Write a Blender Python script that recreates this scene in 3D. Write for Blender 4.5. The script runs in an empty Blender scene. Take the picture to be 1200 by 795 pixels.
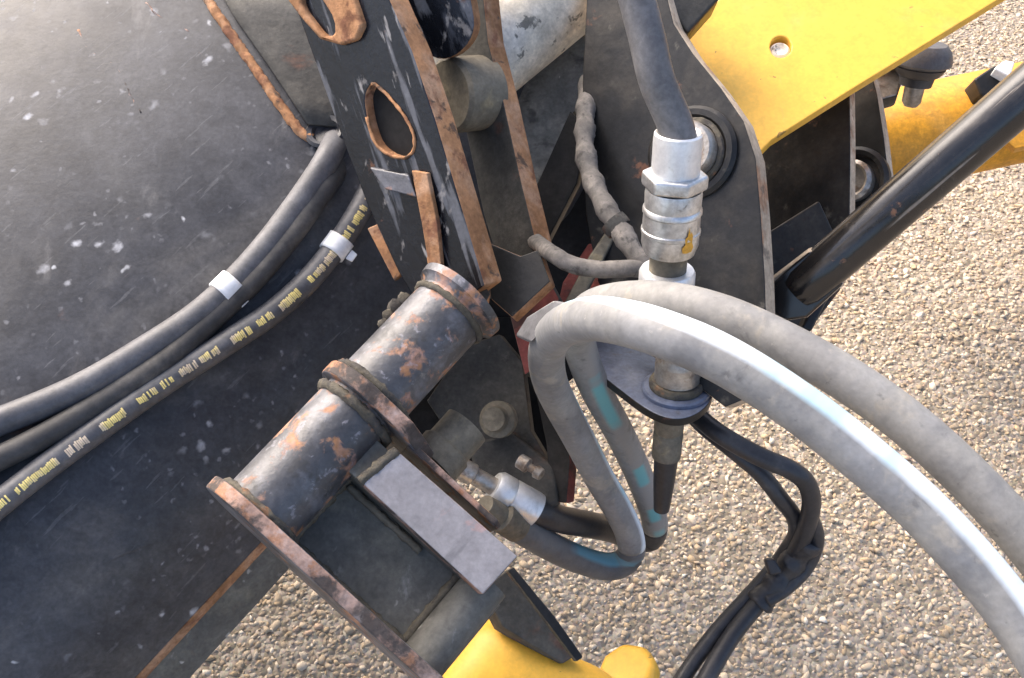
import bpy, bmesh, math, random
import numpy as np
from mathutils import Vector, Matrix
random.seed(7); rng = np.random.default_rng(11)
S = bpy.context.scene
COL = S.collection

# ------------------------------------------------------------------ camera, sky, sun, exposure
FPX, PITCH, HGT = 1287.0, math.radians(50.0), 1.5
cam_d = bpy.data.cameras.new('camera'); cam = bpy.data.objects.new('camera', cam_d); COL.objects.link(cam)
cam.location = (0, 0, HGT); cam.rotation_euler = (math.pi/2 - PITCH, 0, 0)
cam_d.sensor_width = 36.0; cam_d.lens = 36.0*FPX/1200.0; cam_d.clip_start = .02; cam_d.clip_end = 3000
S.camera = cam
SUN_EL, SUN_AZ = math.radians(42), math.radians(-42)      # azimuth from +Y towards +X
w = bpy.data.worlds.new('World'); S.world = w; w.use_nodes = True
nt = w.node_tree; bg = nt.nodes['Background']; bg.inputs['Strength'].default_value = .15
sky = nt.nodes.new('ShaderNodeTexSky'); sky.sky_type = 'NISHITA'; sky.sun_disc = False
sky.sun_elevation = SUN_EL; sky.sun_rotation = SUN_AZ; sky.dust_density = 4.5; sky.ozone_density = .2; sky.air_density = .7
nt.links.new(sky.outputs[0], bg.inputs['Color'])
sd = bpy.data.lights.new('sun', 'SUN'); sd.energy = .8; sd.angle = math.radians(50); sd.color = (1, .96, .91)
sun = bpy.data.objects.new('sun', sd); COL.objects.link(sun)
sdir = Vector((math.sin(SUN_AZ)*math.cos(SUN_EL), math.cos(SUN_AZ)*math.cos(SUN_EL), math.sin(SUN_EL)))
sun.rotation_euler = sdir.to_track_quat('Z', 'Y').to_euler(); sun.location = sdir*6
S.view_settings.view_transform = 'Standard'; S.view_settings.look = 'None'
S.view_settings.gamma = 1; S.view_settings.use_curve_mapping = False
S.view_settings.exposure = 1.6
S.cycles.max_bounces = 6

# ------------------------------------------------------------------ geometry helpers
CR = Vector((1, 0, 0)); CU = Vector((0, math.sin(PITCH), math.cos(PITCH))); CB = Vector((0, -math.cos(PITCH), math.sin(PITCH)))
CP = Vector((0, 0, HGT))
def W(v):                      # direction given along right / up / back of the viewer -> world
    return (CR*v[0] + CU*v[1] + CB*v[2]).normalized()
def U(px, py, d):              # a place at distance d
    return CP + CR*((px-600)/FPX*d) + CU*((397.5-py)/FPX*d) - CB*d
def ray(px, py):
    return (CR*((px-600)/FPX) + CU*((397.5-py)/FPX) - CB)
class Pl:                      # a plane in the place: anchor + normal
    def __init__(s, px, py, d, n): s.p = U(px, py, d); s.n = W(n)
    def at(s, px, py):
        r = ray(px, py); t = (s.p-CP).dot(s.n)/r.dot(s.n); return CP + r*t

def link(name, me, mats, parent=None, smooth=False, origin=None):
    o = bpy.data.objects.new(name, me)
    for m in (mats if isinstance(mats, (list, tuple)) else [mats]): me.materials.append(m)
    if smooth:
        for p in me.polygons: p.use_smooth = True
    COL.objects.link(o)
    if parent is not None:
        o.parent = parent; o.matrix_parent_inverse = Matrix.Translation(-parent.location)
    return o
def tag(o, label, cat, group=None, kind=None):
    if label: o['label'] = label
    if cat: o['category'] = cat
    if group: o['group'] = group
    if kind: o['kind'] = kind
    return o
def thing(name, label, cat, loc, group=None):
    o = bpy.data.objects.new(name, None); o.empty_display_size = .05; COL.objects.link(o); o.location = loc
    return tag(o, label, cat, group)
def bevel(o, wd, seg=2, ang=35):
    m = o.modifiers.new('bevel', 'BEVEL'); m.width = wd; m.segments = seg; m.limit_method = 'ANGLE'; m.angle_limit = math.radians(ang)
    for p in o.data.polygons: p.use_smooth = True
    w = o.modifiers.new('wn', 'WEIGHTED_NORMAL'); w.keep_sharp = False
    return o

def smooth_loop(pts, n=4, closed=True):
    """round a pixel outline (Catmull-Rom)"""
    out = []; L = len(pts)
    for i in range(L if closed else L-1):
        p0, p1, p2, p3 = [np.array(pts[(i+k) % L] if closed else pts[min(max(i+k, 0), L-1)], float) for k in (-1, 0, 1, 2)]
        for j in range(n):
            t = j/n
            out.append(tuple(.5*((2*p1)+(-p0+p2)*t+(2*p0-5*p1+4*p2-p3)*t*t+(-p0+3*p1-3*p2+p3)*t**3)))
    if not closed: out.append(tuple(pts[-1]))
    return out

def prism(name, loop3, nrm, thick, mats, parent=None, holes=(), bev=.0015, seg=2):
    """solid plate: outline in 3-D, pushed back along -nrm; slot 0 = faces, slot 1 = cut edges"""
    mats = mats if isinstance(mats, (list, tuple)) else [mats, mats]
    bm = bmesh.new(); edges = []
    loops = [list(loop3)] + [list(h) for h in holes]; rings = []
    for lp in loops:
        vs = [bm.verts.new(p) for p in lp]; rings.append(vs)
        edges += [bm.edges.new((vs[i], vs[(i+1) % len(vs)])) for i in range(len(vs))]
    if holes:
        def area(r):
            t = Vector((0, 0, 0))
            for i in range(len(r)): t += r[i].co.cross(r[(i+1) % len(r)].co)
            return t.dot(nrm)
        o_, h_ = rings[0], rings[1]
        if area(o_)*area(h_) < 0: h_ = h_[::-1]
        no, nh = len(o_), len(h_); cen = sum((v.co for v in h_), Vector())/nh
        best = None
        i0 = max(range(nh), key=lambda i: (h_[i].co-cen).dot(CR)); i1 = max(range(nh), key=lambda i: -(h_[i].co-cen).dot(CR))
        j0 = min(range(no), key=lambda j: (o_[j].co-h_[i0].co).length-(.03 if (o_[j].co-cen).dot(CR) > 0 else -.5))
        j1 = min(range(no), key=lambda j: (o_[j].co-h_[i1].co).length-(.03 if (o_[j].co-cen).dot(CR) < 0 else -.5))
        def run(r, p, q): return [r[(p+k) % len(r)] for k in range((q-p) % len(r)+1)]
        bm.faces.new(run(o_, j0, j1)+run(h_, i0, i1)[::-1]); bm.faces.new(run(o_, j1, j0)+run(h_, i1, i0)[::-1])
    else: bm.faces.new(rings[0])
    for f in bm.faces:
        f.normal_update()
        if f.normal.dot(nrm) < 0: f.normal_flip()
    top = list(bm.faces)
    back = {}
    for ring in rings:
        for v in ring: back[v] = bm.verts.new(v.co - nrm*thick)
    for f in top:
        g = bm.faces.new([back[v] for v in reversed(f.verts)]); g.material_index = 0
    for ring in rings:
        for i in range(len(ring)):
            a, b = ring[i], ring[(i+1) % len(ring)]
            g = bm.faces.new((a, b, back[b], back[a])); g.material_index = 1
    bmesh.ops.recalc_face_normals(bm, faces=bm.faces[:])
    me = bpy.data.meshes.new(name); bm.to_mesh(me); bm.free()
    o = link(name, me, mats, parent)
    if bev: bevel(o, bev, seg)
    return o
def slab(name, px, pl, thick, mats, parent=None, holes=(), bev=.0015, seg=2):
    return prism(name, [pl.at(*p) for p in px], pl.n, thick, mats, parent, [[pl.at(*p) for p in h] for h in holes], bev, seg)
def disc_px(cx, cy, r, n=20, sx=1, sy=1, rot=0):
    c, s = math.cos(rot), math.sin(rot)
    return [(cx+r*sx*math.cos(t)*c-r*sy*math.sin(t)*s, cy+r*sx*math.cos(t)*s+r*sy*math.sin(t)*c) for t in [2*math.pi*k/n for k in range(n)]]

def basis(ax, ref=None):
    ax = ax.normalized(); ref = ref or (Vector((0, 0, 1)) if abs(ax.z) < .9 else Vector((1, 0, 0)))
    x = (ref - ax*ref.dot(ax)).normalized(); return x, ax.cross(x), ax
def lathe(name, prof, P, ax, mat, parent=None, seg=40, smooth=True, ref=None, lump=0):
    """prof: (radius, distance along axis). closed when r = 0 at the ends"""
    x, y, z = basis(ax, ref); V = []; F = []
    for r, h in prof:
        for k in range(seg):
            t = 2*math.pi*k/seg; q = r*(1+random.uniform(-lump, lump)); V.append(P + z*h + x*(q*math.cos(t)) + y*(q*math.sin(t)))
    for i in range(len(prof)-1):
        for k in range(seg):
            a = i*seg+k; b = i*seg+(k+1) % seg; F.append((a, b, b+seg, a+seg))
    F.append(tuple(range(seg))[::-1]); F.append(tuple(range((len(prof)-1)*seg, len(prof)*seg)))
    me = bpy.data.meshes.new(name); me.from_pydata([tuple(v) for v in V], [], F)
    bm = bmesh.new(); bm.from_mesh(me); bmesh.ops.remove_doubles(bm, verts=bm.verts[:], dist=1e-6); bmesh.ops.recalc_face_normals(bm, faces=bm.faces[:]); bm.to_mesh(me); bm.free()
    o = link(name, me, mat, parent, smooth)
    if smooth:
        try: me.set_sharp_from_angle(angle=math.radians(38))
        except Exception: pass
    return o
def hexnut(name, P, ax, af, h, mat, parent=None, bev=.0015, ref=None, n=6):
    x, y, z = basis(ax, ref); R = af/2/math.cos(math.pi/n)
    loop = [P + z*h + x*(R*math.cos(2*math.pi*k/n)) + y*(R*math.sin(2*math.pi*k/n)) for k in range(n)]
    return prism(name, loop, z, h, [mat, mat], parent, bev=bev)

def spline(pts, step=.006):
    """Catmull-Rom through 3-D points, resampled evenly"""
    P = [np.array(p, float) for p in pts]; P = [2*P[0]-P[1]] + P + [2*P[-1]-P[-2]]; out = []
    for i in range(1, len(P)-2):
        for j in range(24):
            t = j/24; p0, p1, p2, p3 = P[i-1:i+3]
            out.append(.5*((2*p1)+(-p0+p2)*t+(2*p0-5*p1+4*p2-p3)*t*t+(-p0+3*p1-3*p2+p3)*t**3))
    out.append(P[-2]); out = np.array(out)
    s = np.r_[0, np.cumsum(np.linalg.norm(np.diff(out, axis=0), axis=1))]
    n = max(4, int(s[-1]/step)); q = np.linspace(0, s[-1], n+1)
    return np.stack([np.interp(q, s, out[:, k]) for k in range(3)], 1), q
class Path:
    def __init__(s, pts, ref, step=.006):
        s.c, s.s = spline(pts, step); T = np.gradient(s.c, axis=0); s.t = T/np.linalg.norm(T, axis=1)[:, None]
        r = np.array(ref, float); N = []
        for t in s.t:
            v = r - t*r.dot(t); L = np.linalg.norm(v)
            if L < .25 and N: v = v*(L/.25) + (N[-1]-t*N[-1].dot(t))*(1-L/.25); L = np.linalg.norm(v)
            N.append(v/L)
        s.n = np.array(N)
        for _ in range(3): s.n[1:-1] = (s.n[:-2]+2*s.n[1:-1]+s.n[2:])/4
        s.n -= s.t*(s.n*s.t).sum(1)[:, None]; s.n /= np.linalg.norm(s.n, axis=1)[:, None]
        s.b = np.cross(s.t, s.n); s.len = s.s[-1]
    def at(s, u):
        f = lambda A: np.array([np.interp(u, s.s, A[:, k]) for k in range(3)])
        return f(s.c), f(s.t), f(s.n), f(s.b)
    def pt(s, u, ang, r):
        c, t, n, b = s.at(u); return c + n*(r*math.cos(ang)) + b*(r*math.sin(ang))
    def near(s, p):
        return s.s[np.argmin(((s.c-np.array(p))**2).sum(1))]
def sweep(name, path, r, mat, parent=None, seg=20, u0=0, u1=None, wob=0, caps=True):
    u1 = path.len if u1 is None else u1
    us = [u for u in path.s if u0 < u < u1]; us = [u0]+us+[u1]
    V = []; F = []; uv = []
    rf = r if callable(r) else (lambda u: r)
    for u in us:
        c, t, n, b = path.at(u); q = rf(u)
        for k in range(seg+1):
            a = 2*math.pi*k/seg - math.pi; e = q*(1+wob*math.sin(u*310+3*a)*.5+wob*random.uniform(-1, 1)*(k not in (0, seg)))
            V.append(c + n*(e*math.cos(a)) + b*(e*math.sin(a))); uv.append((u, k/seg))
    m = seg+1
    for i in range(len(us)-1):
        for k in range(seg): F.append((i*m+k, i*m+k+1, (i+1)*m+k+1, (i+1)*m+k))
    if caps:
        F.append(tuple(range(seg))[::-1]); F.append(tuple((len(us)-1)*m+k for k in range(seg)))
    me = bpy.data.meshes.new(name); me.from_pydata([tuple(v) for v in V], [], F)
    L = me.uv_layers.new(name='UVMap')
    idx = np.empty(len(me.loops), int); me.loops.foreach_get('vertex_index', idx)
    L.data.foreach_set('uv', np.array(uv, np.float32)[idx].ravel())
    return link(name, me, mat, parent, True)

# ------------------------------------------------------------------ materials
def mat(name, base, rough=.6, metal=0, spec=.5, layers=(), bump=None, tint=.25, tscale=9, rvar=.12, coat=0, grime=.24):
    m = bpy.data.materials.new(name); m.use_nodes = True; t = m.node_tree; N = t.nodes; Lk = t.links.new
    b = N['Principled BSDF']; b.inputs['Metallic'].default_value = metal; b.inputs['Specular IOR Level'].default_value = spec
    if coat: b.inputs['Coat Weight'].default_value = coat; b.inputs['Coat Roughness'].default_value = .15
    tc = N.new('ShaderNodeTexCoord')
    def noise(scale, detail=6, dist=0, off=0, stretch=None):
        n = N.new('ShaderNodeTexNoise'); n.inputs['Scale'].default_value = scale; n.inputs['Detail'].default_value = detail
        n.inputs['Roughness'].default_value = .62; n.inputs['Distortion'].default_value = dist
        mp = N.new('ShaderNodeMapping'); mp.inputs['Location'].default_value = (off, off*.7, off*1.3)
        if stretch: mp.inputs['Rotation'].default_value = stretch[0]; mp.inputs['Scale'].default_value = stretch[1]
        Lk(tc.outputs['Object'], mp.inputs['Vector']); Lk(mp.outputs[0], n.inputs['Vector']); return n.outputs['Fac']
    def along(ax, k):
        d = N.new('ShaderNodeVectorMath'); d.operation = 'DOT_PRODUCT'; Lk(tc.outputs['Object'], d.inputs[0]); d.inputs[1].default_value = ax
        sc = N.new('ShaderNodeVectorMath'); sc.operation = 'SCALE'; sc.inputs[0].default_value = ax
        q = N.new('ShaderNodeMath'); q.operation = 'MULTIPLY'; q.inputs[1].default_value = 1-1/k; Lk(d.outputs['Value'], q.inputs[0]); Lk(q.outputs[0], sc.inputs['Scale'])
        su = N.new('ShaderNodeVectorMath'); su.operation = 'SUBTRACT'; Lk(tc.outputs['Object'], su.inputs[0]); Lk(sc.outputs[0], su.inputs[1]); return su.outputs[0]
    def ramp(src, lo, hi):
        r = N.new('ShaderNodeMapRange'); r.interpolation_type = 'SMOOTHSTEP'
        r.inputs['From Min'].default_value = lo; r.inputs['From Max'].default_value = hi; Lk(src, r.inputs['Value']); return r.outputs[0]
    def mul(a, k):
        q = N.new('ShaderNodeMath'); q.operation = 'MULTIPLY'; Lk(a, q.inputs[0])
        if isinstance(k, (int, float)): q.inputs[1].default_value = k
        else: Lk(k, q.inputs[1])
        return q.outputs[0]
    def mix(a, bcol, f):
        x = N.new('ShaderNodeMix'); x.data_type = 'RGBA'
        if isinstance(a, tuple): x.inputs[6].default_value = a+(1,)
        else: Lk(a, x.inputs[6])
        if isinstance(bcol, tuple): x.inputs[7].default_value = bcol+(1,)
        else: Lk(bcol, x.inputs[7])
        Lk(f, x.inputs[0]); return x.outputs[2]
    dk = tuple(c*(1-tint) for c in base); lt = tuple(min(1, c*(1+tint)) for c in base)
    col = mix(dk, lt, ramp(noise(tscale, 5), .3, .7)); rg = None
    rsum = N.new('ShaderNodeMapRange'); rsum.inputs['To Min'].default_value = max(.02, rough-rvar); rsum.inputs['To Max'].default_value = min(1, rough+rvar)
    Lk(noise(tscale*3, 5, off=3.1), rsum.inputs['Value']); rg = rsum.outputs[0]
    for i, ly in enumerate(layers):
        kind = ly.get('k', 'noise'); c = ly['c']
        if kind == 'noise':
            if 'ax' in ly:
                nn_ = N.new('ShaderNodeTexNoise'); nn_.inputs['Scale'].default_value = ly['s']; nn_.inputs['Detail'].default_value = 6; Lk(along(*ly['ax']), nn_.inputs['Vector']); f = ramp(nn_.outputs['Fac'], *ly['r'])
            else: f = ramp(noise(ly['s'], ly.get('d', 7), ly.get('dist', .3), 1.7*i+ly.get('o', .5), ly.get('st')), *ly['r'])
        elif kind == 'spots':
            v = N.new('ShaderNodeTexVoronoi'); v.inputs['Scale'].default_value = ly['s']; v.inputs['Randomness'].default_value = 1
            mp = N.new('ShaderNodeMapping')
            if ly.get('st'): mp.inputs['Rotation'].default_value = ly['st'][0]; mp.inputs['Scale'].default_value = ly['st'][1]
            nz = N.new('ShaderNodeTexNoise'); nz.inputs['Scale'].default_value = ly['s']*1.3; nz.inputs['Detail'].default_value = 3
            Lk(tc.outputs['Object'], nz.inputs['Vector'])
            va = N.new('ShaderNodeVectorMath'); va.operation = 'MULTIPLY_ADD'; Lk(nz.outputs['Color'], va.inputs[0]); va.inputs[1].default_value = (.9/ly['s'],)*3
            Lk(tc.outputs['Object'], va.inputs[2]); Lk(va.outputs[0], mp.inputs['Vector']); Lk(mp.outputs[0], v.inputs['Vector'])
            f = ramp(v.outputs['Distance'], ly['r'][1], ly['r'][0])
            sp = N.new('ShaderNodeSeparateColor'); Lk(v.outputs['Color'], sp.inputs[0])
            f = mul(f, ramp(sp.outputs[0], ly.get('keep', .6), ly.get('keep', .6)+.25))
            if ly.get('m'): f = mul(f, ramp(noise(ly['m'], 3, 0, 4.4), .42, .62))
        f = mul(f, ly.get('a', 1.0))
        if ly.get('c2'):
            c = mix(c, ly['c2'], ramp(noise(ly['s']*2.5, 5, 0, 7.7+i), .35, .65))
        col = mix(col, c, f)
        if 'rough' in ly:
            q = N.new('ShaderNodeMix'); Lk(f, q.inputs[0]); Lk(rg, q.inputs[2]); q.inputs[3].default_value = ly['rough']; rg = q.outputs[0]
    g1 = N.new('ShaderNodeMapRange'); g1.inputs['From Min'].default_value = .3; g1.inputs['From Max'].default_value = .7; g1.inputs['To Min'].default_value = 1-grime; g1.inputs['To Max'].default_value = 1+grime; Lk(noise(65, 8, .6, 9.1), g1.inputs['Value'])
    g2 = N.new('ShaderNodeMapRange'); g2.inputs['From Min'].default_value = .3; g2.inputs['From Max'].default_value = .7; g2.inputs['To Min'].default_value = 1-grime*.7; g2.inputs['To Max'].default_value = 1+grime*.7; Lk(noise(230, 4, 0, 5.3), g2.inputs['Value'])
    vm = N.new('ShaderNodeVectorMath'); vm.operation = 'SCALE'; Lk(col, vm.inputs[0]); Lk(mul(g1.outputs[0], g2.outputs[0]), vm.inputs['Scale']); col = vm.outputs[0]
    Lk(col, b.inputs['Base Color']); Lk(rg, b.inputs['Roughness'])
    if bump:
        bp = N.new('ShaderNodeBump'); bp.inputs['Strength'].default_value = bump[1]; bp.inputs['Distance'].default_value = bump[2] if len(bump) > 2 else .002
        Lk(noise(bump[0], 6, 0, 2.2), bp.inputs['Height']); Lk(bp.outputs[0], b.inputs['Normal'])
    return m
TAX = tuple((U(532, 360, 1.035)-U(300, 607, .95)).normalized()); RAX = tuple((U(1290, 34, 1.03)-U(934, 342, 1.20)).normalized()); EAX = tuple((U(568, 335, 1.10)-U(450, -15, 1.10)).normalized())
RUST = (.30, .135, .06); RUST2 = (.17, .075, .045); ORANGE = (.42, .19, .07); PINK = (.36, .20, .16)
DUST = (.27, .245, .20)
M = {}
M['shell'] = mat('worn_black_paint', (.042, .043, .047), .40, 0, .26, [
    dict(c=(.10, .10, .105), s=5, r=(.42, .75), a=.55, rough=.55),
    dict(c=(.16, .155, .14), s=2.2, r=(.55, .8), a=.45, rough=.7),
    dict(k='spots', c=(.46, .46, .47), s=42, r=(.06, .28), keep=.45, a=.85, m=4, rough=.7),
    dict(k='spots', c=(.55, .55, .55), s=24, r=(.03, .12), keep=.55, a=.9, rough=.7),
    dict(k='spots', c=(.30, .30, .31), s=95, r=(.08, .32), keep=.62, a=.5, m=6, rough=.7),
    dict(c=(.22, .22, .22), s=150, r=(.65, .69), a=.22, rough=.7, ax=(TAX, 9)),
    dict(k='spots', c=(.34, .34, .35), s=70, r=(.05, .22), keep=.7, a=.7, m=8, rough=.7),
    dict(c=(.15, .14, .125), s=3, r=(.5, .7), a=.45, rough=.75, d=9, dist=1.2, o=5.1),
    dict(c=RUST2, s=7, r=(.66, .72), a=.5, rough=.9, o=8.3),
    dict(c=(.2, .19, .18), s=26, r=(.62, .75), a=.35, st=((.3, .2, .9), (1, .12, 1)))], (160, .25, .001))
M['black'] = mat('black_machine_paint', (.014, .014, .014), .38, 0, .3, [
    dict(c=(.075, .064, .05), s=8, r=(.45, .72), a=.7, rough=.65),
    dict(c=DUST, s=38, r=(.60, .78), a=.35, rough=.9),
    dict(c=RUST2, s=24, r=(.63, .70), a=.7, rough=.9)], (120, .3, .001))
M['dull'] = mat('dusty_dark_steel', (.05, .048, .043), .75, 0, .3, [
    dict(c=(.12, .11, .09), s=10, r=(.4, .75), a=.7), dict(c=RUST2, s=15, r=(.6, .72), a=.6, rough=.95),
    dict(c=DUST, s=60, r=(.62, .78), a=.4)], (90, .5, .002))
M['ear'] = mat('scraped_black_paint', (.008, .009, .012), .24, 0, .35, [
    dict(c=(.16, .165, .18), s=60, r=(.56, .63), a=.6, rough=.5, ax=(EAX, 9)),
    dict(c=(.34, .33, .32), s=100, r=(.62, .68), a=.7, rough=.7, ax=(EAX, 5)),
    dict(c=(.10, .105, .12), s=16, r=(.56, .68), a=.7, rough=.45, st=((.2, .4, .6), (1, .35, .5))),
    dict(c=(.30, .28, .26), s=34, r=(.60, .66), a=.7, rough=.8, st=((.2, .4, .6), (1, .3, .6))),
    dict(c=RUST, c2=RUST2, s=13, r=(.63, .69), a=.8, rough=.95)], (140, .35, .001))
M['rust'] = mat('rusty_cut_edge', (.34, .175, .085), .9, 0, .2, [
    dict(c=(.44, .28, .18), s=25, r=(.45, .65), a=.7), dict(c=RUST2, s=34, r=(.52, .66), a=.85),
    dict(c=(.05, .045, .04), s=26, r=(.59, .65), a=.8)], (260, .5, .0015), tint=.35)
M['edge'] = mat('pale_lit_edge', (.46, .37, .27), .8, 0, .3, [  # base brightened as if light caught the edge; rust and chips over it
    dict(c=RUST, s=22, r=(.5, .65), a=.7), dict(c=(.05, .048, .045), s=30, r=(.58, .68), a=.6)], (200, .5, .001))
M['tube'] = mat('sheeny_grey_black_paint', (.062, .062, .065), .42, 0, .55, [
    dict(c=(.18, .18, .195), s=14, r=(.46, .62), a=.7, rough=.42),
    dict(c=(.40, .23, .17), c2=ORANGE, s=36, r=(.535, .62), a=.75, rough=.95), dict(c=(.44, .21, .09), s=30, r=(.62, .68), a=.8, rough=.95, ax=(TAX, 5)), dict(c=(.34, .33, .36), s=90, r=(.58, .68), a=.45, rough=.6),  # rust patches and streaks; last layer puts a lavender highlight into the colour
    dict(c=(.035, .033, .03), s=28, r=(.6, .68), a=.7, rough=.6),
    dict(c=(.30, .27, .22), s=55, r=(.63, .72), a=.5, rough=.9)], (110, .5, .0015))
M['pink'] = mat('primer_pink_edge', (.33, .215, .165), .8, 0, .3, [
    dict(c=RUST, s=40, r=(.48, .58), a=.75), dict(c=(.05, .046, .043), s=22, r=(.45, .54), a=.93), dict(c=(.42, .30, .25), s=14, r=(.54, .66), a=.6),
    dict(c=(.42, .36, .34), s=35, r=(.58, .7), a=.5)], (200, .6, .0015))
M['bar'] = mat('lavender_grey_flat_bar', (.26, .245, .245), .5, 0, .5, [
    dict(c=(.40, .25, .22), s=22, r=(.57, .66), a=.55, rough=.8), dict(c=(.13, .125, .125), s=50, r=(.58, .66), a=.45, ax=(TAX, 6)),
    dict(c=(.33, .32, .34), s=9, r=(.4, .7), a=.6), dict(c=(.42, .27, .24), s=30, r=(.64, .71), a=.6),
    dict(c=(.12, .115, .115), s=45, r=(.64, .72), a=.5)], (200, .25, .001), tint=.12, grime=.16)
M['web'] = mat('scuffed_grime_panel', (.10, .097, .085), .65, 0, .4, [
    dict(c=(.17, .16, .125), s=12, r=(.45, .66), a=.75), dict(c=(.24, .235, .22), s=40, r=(.63, .72), a=.6, st=((0, .3, .8), (1, .3, 1))),
    dict(k='spots', c=(.45, .44, .40), s=45, r=(.05, .16), keep=.6, a=.7)], (140, .4, .001))
M['olive'] = mat('greasy_olive_steel', (.15, .13, .095), .7, .0, .35, [
    dict(c=(.09, .08, .06), s=16, r=(.5, .7), a=.8), dict(c=(.32, .26, .15), s=25, r=(.58, .7), a=.6)], (120, .5, .0015))
M['guard'] = mat('dusty_grey_plate', (.17, .165, .145), .8, 0, .3, [dict(c=(.28, .265, .225), s=14, r=(.45, .65), a=.7), dict(c=(.06, .055, .05), s=26, r=(.54, .66), a=.7), dict(k='spots', c=(.5, .47, .4), s=60, r=(.04, .16), keep=.7, a=.6)], (90, .5, .002))
M['weld'] = mat('grimy_weld', (.10, .088, .066), .85, 0, .3, [
    dict(c=(.06, .055, .05), s=40, r=(.48, .6), a=.9), dict(c=RUST, s=30, r=(.58, .68), a=.7)], (300, .7, .002))
M['red'] = mat('faded_red_primer', (.20, .052, .042), .75, 0, .3, [
    dict(c=(.06, .035, .03), s=22, r=(.46, .6), a=.85), dict(c=(.4, .25, .2), s=45, r=(.63, .72), a=.5)], (150, .4, .001))
M['yellow'] = mat('loader_yellow_paint', (.80, .435, .045), .5, 0, .5, [
    dict(c=(.82, .49, .08), s=4, r=(.4, .7), a=.5), dict(c=(.50, .33, .12), s=8, r=(.56, .75), a=.5, rough=.8), dict(c=(.16, .10, .05), s=38, r=(.655, .69), a=.7, rough=.9), dict(c=(.62, .42, .14), s=16, r=(.6, .66), a=.4, st=((.5, .2, .9), (1, .06, .6)), rough=.8),
    dict(k='spots', c=(.55, .35, .1), s=70, r=(.03, .12), keep=.8, a=.4)], (60, .12, .001), tint=.05, rvar=.08, grime=.10)
M['yellow2'] = mat('dusty_yellow_paint', (.58, .27, .015), .5, 0, .45, [
    dict(c=(.38, .25, .10), s=8, r=(.5, .75), a=.55, rough=.8), dict(c=(.25, .12, .04), s=20, r=(.62, .72), a=.5, rough=.9)], (60, .2, .001), tint=.12)
M['cream'] = mat('chipped_cream_paint', (.74, .66, .52), .6, 0, .4, [
    dict(c=(.72, .68, .62), s=5, r=(.45, .6), a=.8), dict(c=(.10, .095, .08), s=36, r=(.585, .64), a=.85),
    dict(c=(.25, .22, .16), s=9, r=(.62, .74), a=.4)], (120, .3, .001))
M['gloss'] = mat('glossy_black_rod', (.014, .013, .013), .17, 0, .6, [
    dict(c=(.20, .165, .125), s=34, r=(.52, .66), a=.32, rough=.35, ax=(RAX, 14)), dict(c=(.42, .36, .29), s=90, r=(.60, .66), a=.5, rough=.6, ax=(RAX, 20)),  # beige streaks put highlights and ground reflection into the colour, with some dust
    dict(c=(.16, .135, .11), s=16, r=(.58, .74), a=.3, rough=.5), dict(c=RUST, s=45, r=(.66, .72), a=.5, rough=.9)], (60, .15, .001), rvar=.06)
M['zinc'] = mat('zinc_plated_steel', (.60, .60, .59), .36, .85, .5, [
    dict(c=(.16, .14, .11), s=24, r=(.58, .68), a=.55, rough=.7),
    dict(c=(.45, .43, .38), s=35, r=(.5, .72), a=.7, rough=.6), dict(c=(.25, .22, .17), s=90, r=(.6, .72), a=.6, rough=.7)], (160, .3, .0008), tint=.08)
M['zincw'] = mat('bright_zinc_sleeve', (.74, .74, .73), .40, .55, .5, [
    dict(c=(.22, .20, .17), s=34, r=(.60, .70), a=.5, rough=.7), dict(c=(.35, .34, .31), s=60, r=(.56, .7), a=.45, st=((0, .5, 0), (1, .2, 1))),
    dict(c=(.55, .54, .50), s=30, r=(.52, .72), a=.6)], (160, .2, .0006), tint=.06, grime=.10)
M['steel'] = mat('oily_steel', (.36, .33, .29), .38, .7, .5, [
    dict(c=(.17, .12, .085), s=40, r=(.5, .66), a=.8, rough=.7), dict(c=(.5, .48, .44), s=70, r=(.58, .7), a=.6)], (150, .4, .001))
M['blue'] = mat('blue_grey_bracket_paint', (.115, .135, .19), .33, .1, .55, [
    dict(c=(.22, .235, .27), s=18, r=(.5, .7), a=.6), dict(c=(.09, .075, .065), s=50, r=(.6, .7), a=.6)], (160, .25, .0008), tint=.15)
M['tape'] = mat('white_tape', (.82, .82, .80), .55, 0, .4, [dict(c=(.6, .6, .57), s=50, r=(.55, .75), a=.5)], (200, .25, .0006), tint=.04, grime=.10)
M['ochre'] = mat('ochre_paint_dab', (.62, .31, .03), .5, 0, .5, (), None, tint=.2, tscale=40)
M['inkY'] = mat('yellow_hose_print', (.85, .68, .24), .65, 0, .3, [dict(c=(.62, .50, .42), s=22, r=(.45, .6), a=.8), dict(c=(.3, .26, .18), s=120, r=(.60, .70), a=.6)], None, tint=.1)
def rubber(name, base, rough, lay): return mat(name, base, rough, 0, .45, lay, (210, .35, .0007))
M['rubber'] = rubber('grey_rubber', (.085, .084, .088), .5, [dict(c=(.16, .155, .15), s=10, r=(.4, .7), a=.7, rough=.62), dict(c=(.21, .18, .15), s=34, r=(.63, .75), a=.4)])
M['rubberd'] = rubber('dusty_dark_rubber', (.045, .043, .041), .62, [dict(c=(.15, .135, .115), s=14, r=(.45, .7), a=.6, rough=.8)])
M['rubberk'] = rubber('black_rubber', (.028, .028, .031), .42, [dict(c=(.09, .088, .085), s=20, r=(.5, .75), a=.5, rough=.6)])
M['mud'] = rubber('mud_caked_hose', (.13, .118, .105), .85, [dict(c=(.23, .205, .175), s=40, r=(.48, .66), a=.8), dict(c=(.05, .045, .04), s=60, r=(.55, .66), a=.8)])
M['void'] = mat('dark_interior_steel', (.018, .017, .016), .8, 0, .2, [dict(c=(.05, .045, .04), s=12, r=(.5, .75), a=.6)], None)
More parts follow.
